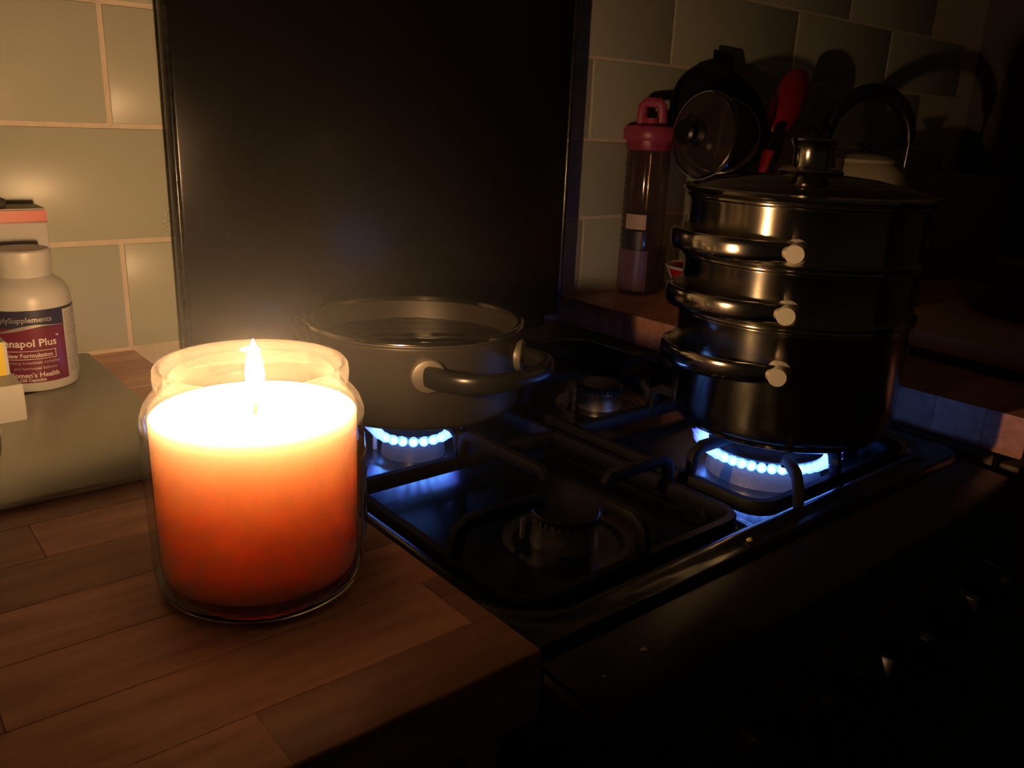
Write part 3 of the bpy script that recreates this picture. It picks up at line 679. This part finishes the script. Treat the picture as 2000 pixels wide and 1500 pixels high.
kt = thing('kettle', 'cream enamel kettle with black hoop handle behind the steamer stack', 'kettle', (.893, -.150, H+.0003), math.radians(-40))
new('kettle_body', lathe('kettle_body', [(0, 0), (.078, 0), (.084, .004), (.085, .02), (.082, .09), (.074, .140), (.060, .170), (.046, .181), (.044, .183), (0, .183)], 72), CREAM, kt)
klid = new('lid', lathe('lid', [(.045, .1832), (.044, .188), (.030, .194), (.010, .197), (0, .197)], 56), CREAM, kt)
new('lid_knob', lathe('lid_knob', [(0, .196), (.007, .196), (.006, .202), (.010, .207), (.009, .212), (0, .213)], 24), BAKELITE, klid)
arc = [(.061*math.cos(a)*(1 if math.sin(a) > .1 else 1.0), 0, .215+.068*math.sin(a)) for a in [PI*i/20 for i in range(21)]]
new('handle', sweep('handle', arc, [.008+.004*math.sin(PI*i/20) for i in range(21)], [.010]*21, 14, upv=(0, 1, 0)), BAKELITE, kt)
for s in (-1, 1):
    new('handle_post', sweep('handle_post', [(s*.060, 0, .166), (s*.0605, 0, .19), (s*.061, 0, .222)], .0035, .006, 12, upv=(0, 1, 0)), STEEL2, kt)
new('spout', sweep('spout', [(-.068, .02, .120), (-.095, .028, .145), (-.112, .033, .172)], [.020, .015, .010], [.020, .014, .010], 16, upv=(0, 1, 0)), CREAM, kt)

sl = thing('slate_board', 'thin black board under the wooden chopping board', 'board', (.758, -.455, H+.0003), math.radians(-7))
new('board_slab', box('board_slab', (.42, .20, .010), .002, 2, c=(0, 0, .005)), SLATE, sl)
cb = thing('chopping_board', 'pale wooden chopping board under the frying pan at right', 'chopping board', (.765, -.475, H+.0105), math.radians(-4))
new('board_slab', box('board_slab', (.45, .20, .020), .004, 2, c=(0, 0, .010)), BEECH, cb)
fpn = thing('frying_pan', 'black frying pan resting on the chopping board at right', 'pan', (.775, -.490, H+.0308))
new('pan_body', lathe('pan_body', [(0, 0), (.095, 0), (.102, .003), (.120, .024), (.1285, .036), (.1300, .038), (.1285, .0385), (.1175, .026), (.099, .006), (.09, .0045), (0, .0045)], 80), mat('pan_black', (.06, .035, .022), .45), fpn)
new('handle', sweep('handle', [(.125, -.03, .033), (.16, -.042, .042), (.22, -.062, .05), (.30, -.088, .054)], [.012, .010, .011, .012], [.006, .006, .008, .008], 14), BAKELITE, fpn)
bx = thing('carton', 'brown cardboard box on the far right worktop', 'box', (1.20, -.125, H+.0003), math.radians(3))
new('carton_body', box('carton_body', (.28, .15, .160), .002, 2, c=(0, 0, .080)), CARTON, bx)
for s in (-1, 1): new('top_flap', box('top_flap', (.278, .074, .002), .0005, c=(0, 0, .161)), CARTON, bx, (0, s*.0375, 0))
# tea towel on a hook, far right
hk = thing('towel_hook', 'small steel hook on the right wall holding the towel', 'hook', (1.5495, -.17, H+.49), group=None)
new('back_plate', box('back_plate', (.006, .03, .05), .002, 2), STEELDULL, hk, (-.0035, 0, 0))
new('prong', sweep('prong', [(-.006, 0, -.01), (-.03, 0, -.018), (-.042, 0, -.004), (-.043, 0, .012)], .004, None, 10), STEELDULL, hk)
bm = bmesh.new(); gg = []
for j in range(25):
    row = []
    v = j/24
    for i in range(31):
        u = i/30-.5
        wdt = .10+.26*v**.6
        row.append(bm.verts.new((-.034-.012*math.cos(u*22)*(1-.3*v)-.016*abs(u), u*wdt*.75, -.40*v)))
    gg.append(row)
for j in range(24):
    for i in range(30): bm.faces.new((gg[j][i], gg[j][i+1], gg[j+1][i+1], gg[j+1][i]))
r_ = bmesh.ops.solidify(bm, geom=bm.faces[:], thickness=.003)
tw = new('tea_towel', fin(bm, 'tea_towel', 80), CLOTH, None, (1.545, -.17, H+.482)); tag(tw, 'pale pinkish tea towel hanging at the far right', 'towel')

# crumbs on the cooker front
def crumb(label, x, y, z, s, mt):
    bm = bmesh.new(); bmesh.ops.create_icosphere(bm, subdivisions=2, radius=s)
    for v in bm.verts: v.co = Vector((v.co.x*1.3, v.co.y, v.co.z*.6))*random.uniform(.85, 1.15)
    o = new('crumb', fin(bm, 'crumb', 60), mt, None, (x, y, z+s*.45)); tag(o, label, 'crumb')
crumb('yellow crumb on the front rim of the black hob', .106, -.540, H-.0355, .0022, CRUMBM)
crumb('pale crumb on the ledge above the two leftmost control knobs', -.033, -.574, H-.0428, .0017, CRUMBW)
crumb('tiny pale crumb near the left end of the cooker front ledge', -.066, -.577, H-.0428, .0010, CRUMBW)

# scattering volume added round the candle flame to imitate lens glow
bm = bmesh.new(); bmesh.ops.create_uvsphere(bm, u_segments=32, v_segments=20, radius=1)
for v in bm.verts: v.co = Vector((v.co.x*.19, v.co.y*.18, v.co.z*.19))
HALO = bpy.data.materials.new('thin_halo'); HALO.use_nodes = True; HALO.node_tree.nodes.clear()
so = nd(HALO, 'ShaderNodeOutputMaterial'); vs_ = nd(HALO, 'ShaderNodeVolumeScatter'); vs_.inputs['Density'].default_value = .05; vs_.inputs['Anisotropy'].default_value = .1
stc = nd(HALO, 'ShaderNodeTexCoord'); sl_ = nd(HALO, 'ShaderNodeVectorMath', operation='LENGTH'); ln(HALO, stc.outputs['Object'], sl_.inputs[0])
smr = nd(HALO, 'ShaderNodeMapRange', interpolation_type='SMOOTHSTEP'); ln(HALO, sl_.outputs['Value'], smr.inputs[0])
smr.inputs[1].default_value = .0; smr.inputs[2].default_value = .175; smr.inputs[3].default_value = .10; smr.inputs[4].default_value = 0.0
ln(HALO, smr.outputs[0], vs_.inputs['Density'])
ln(HALO, vs_.outputs[0], so.inputs['Volume'])
st = new('halo', fin(bm, 'halo', 80), HALO, None, (-.175, -.44, H+.125)); st['kind'] = 'stuff'; tag(st, 'added scattering haze imitating the glow round the candle flame', 'halo', kind='stuff')
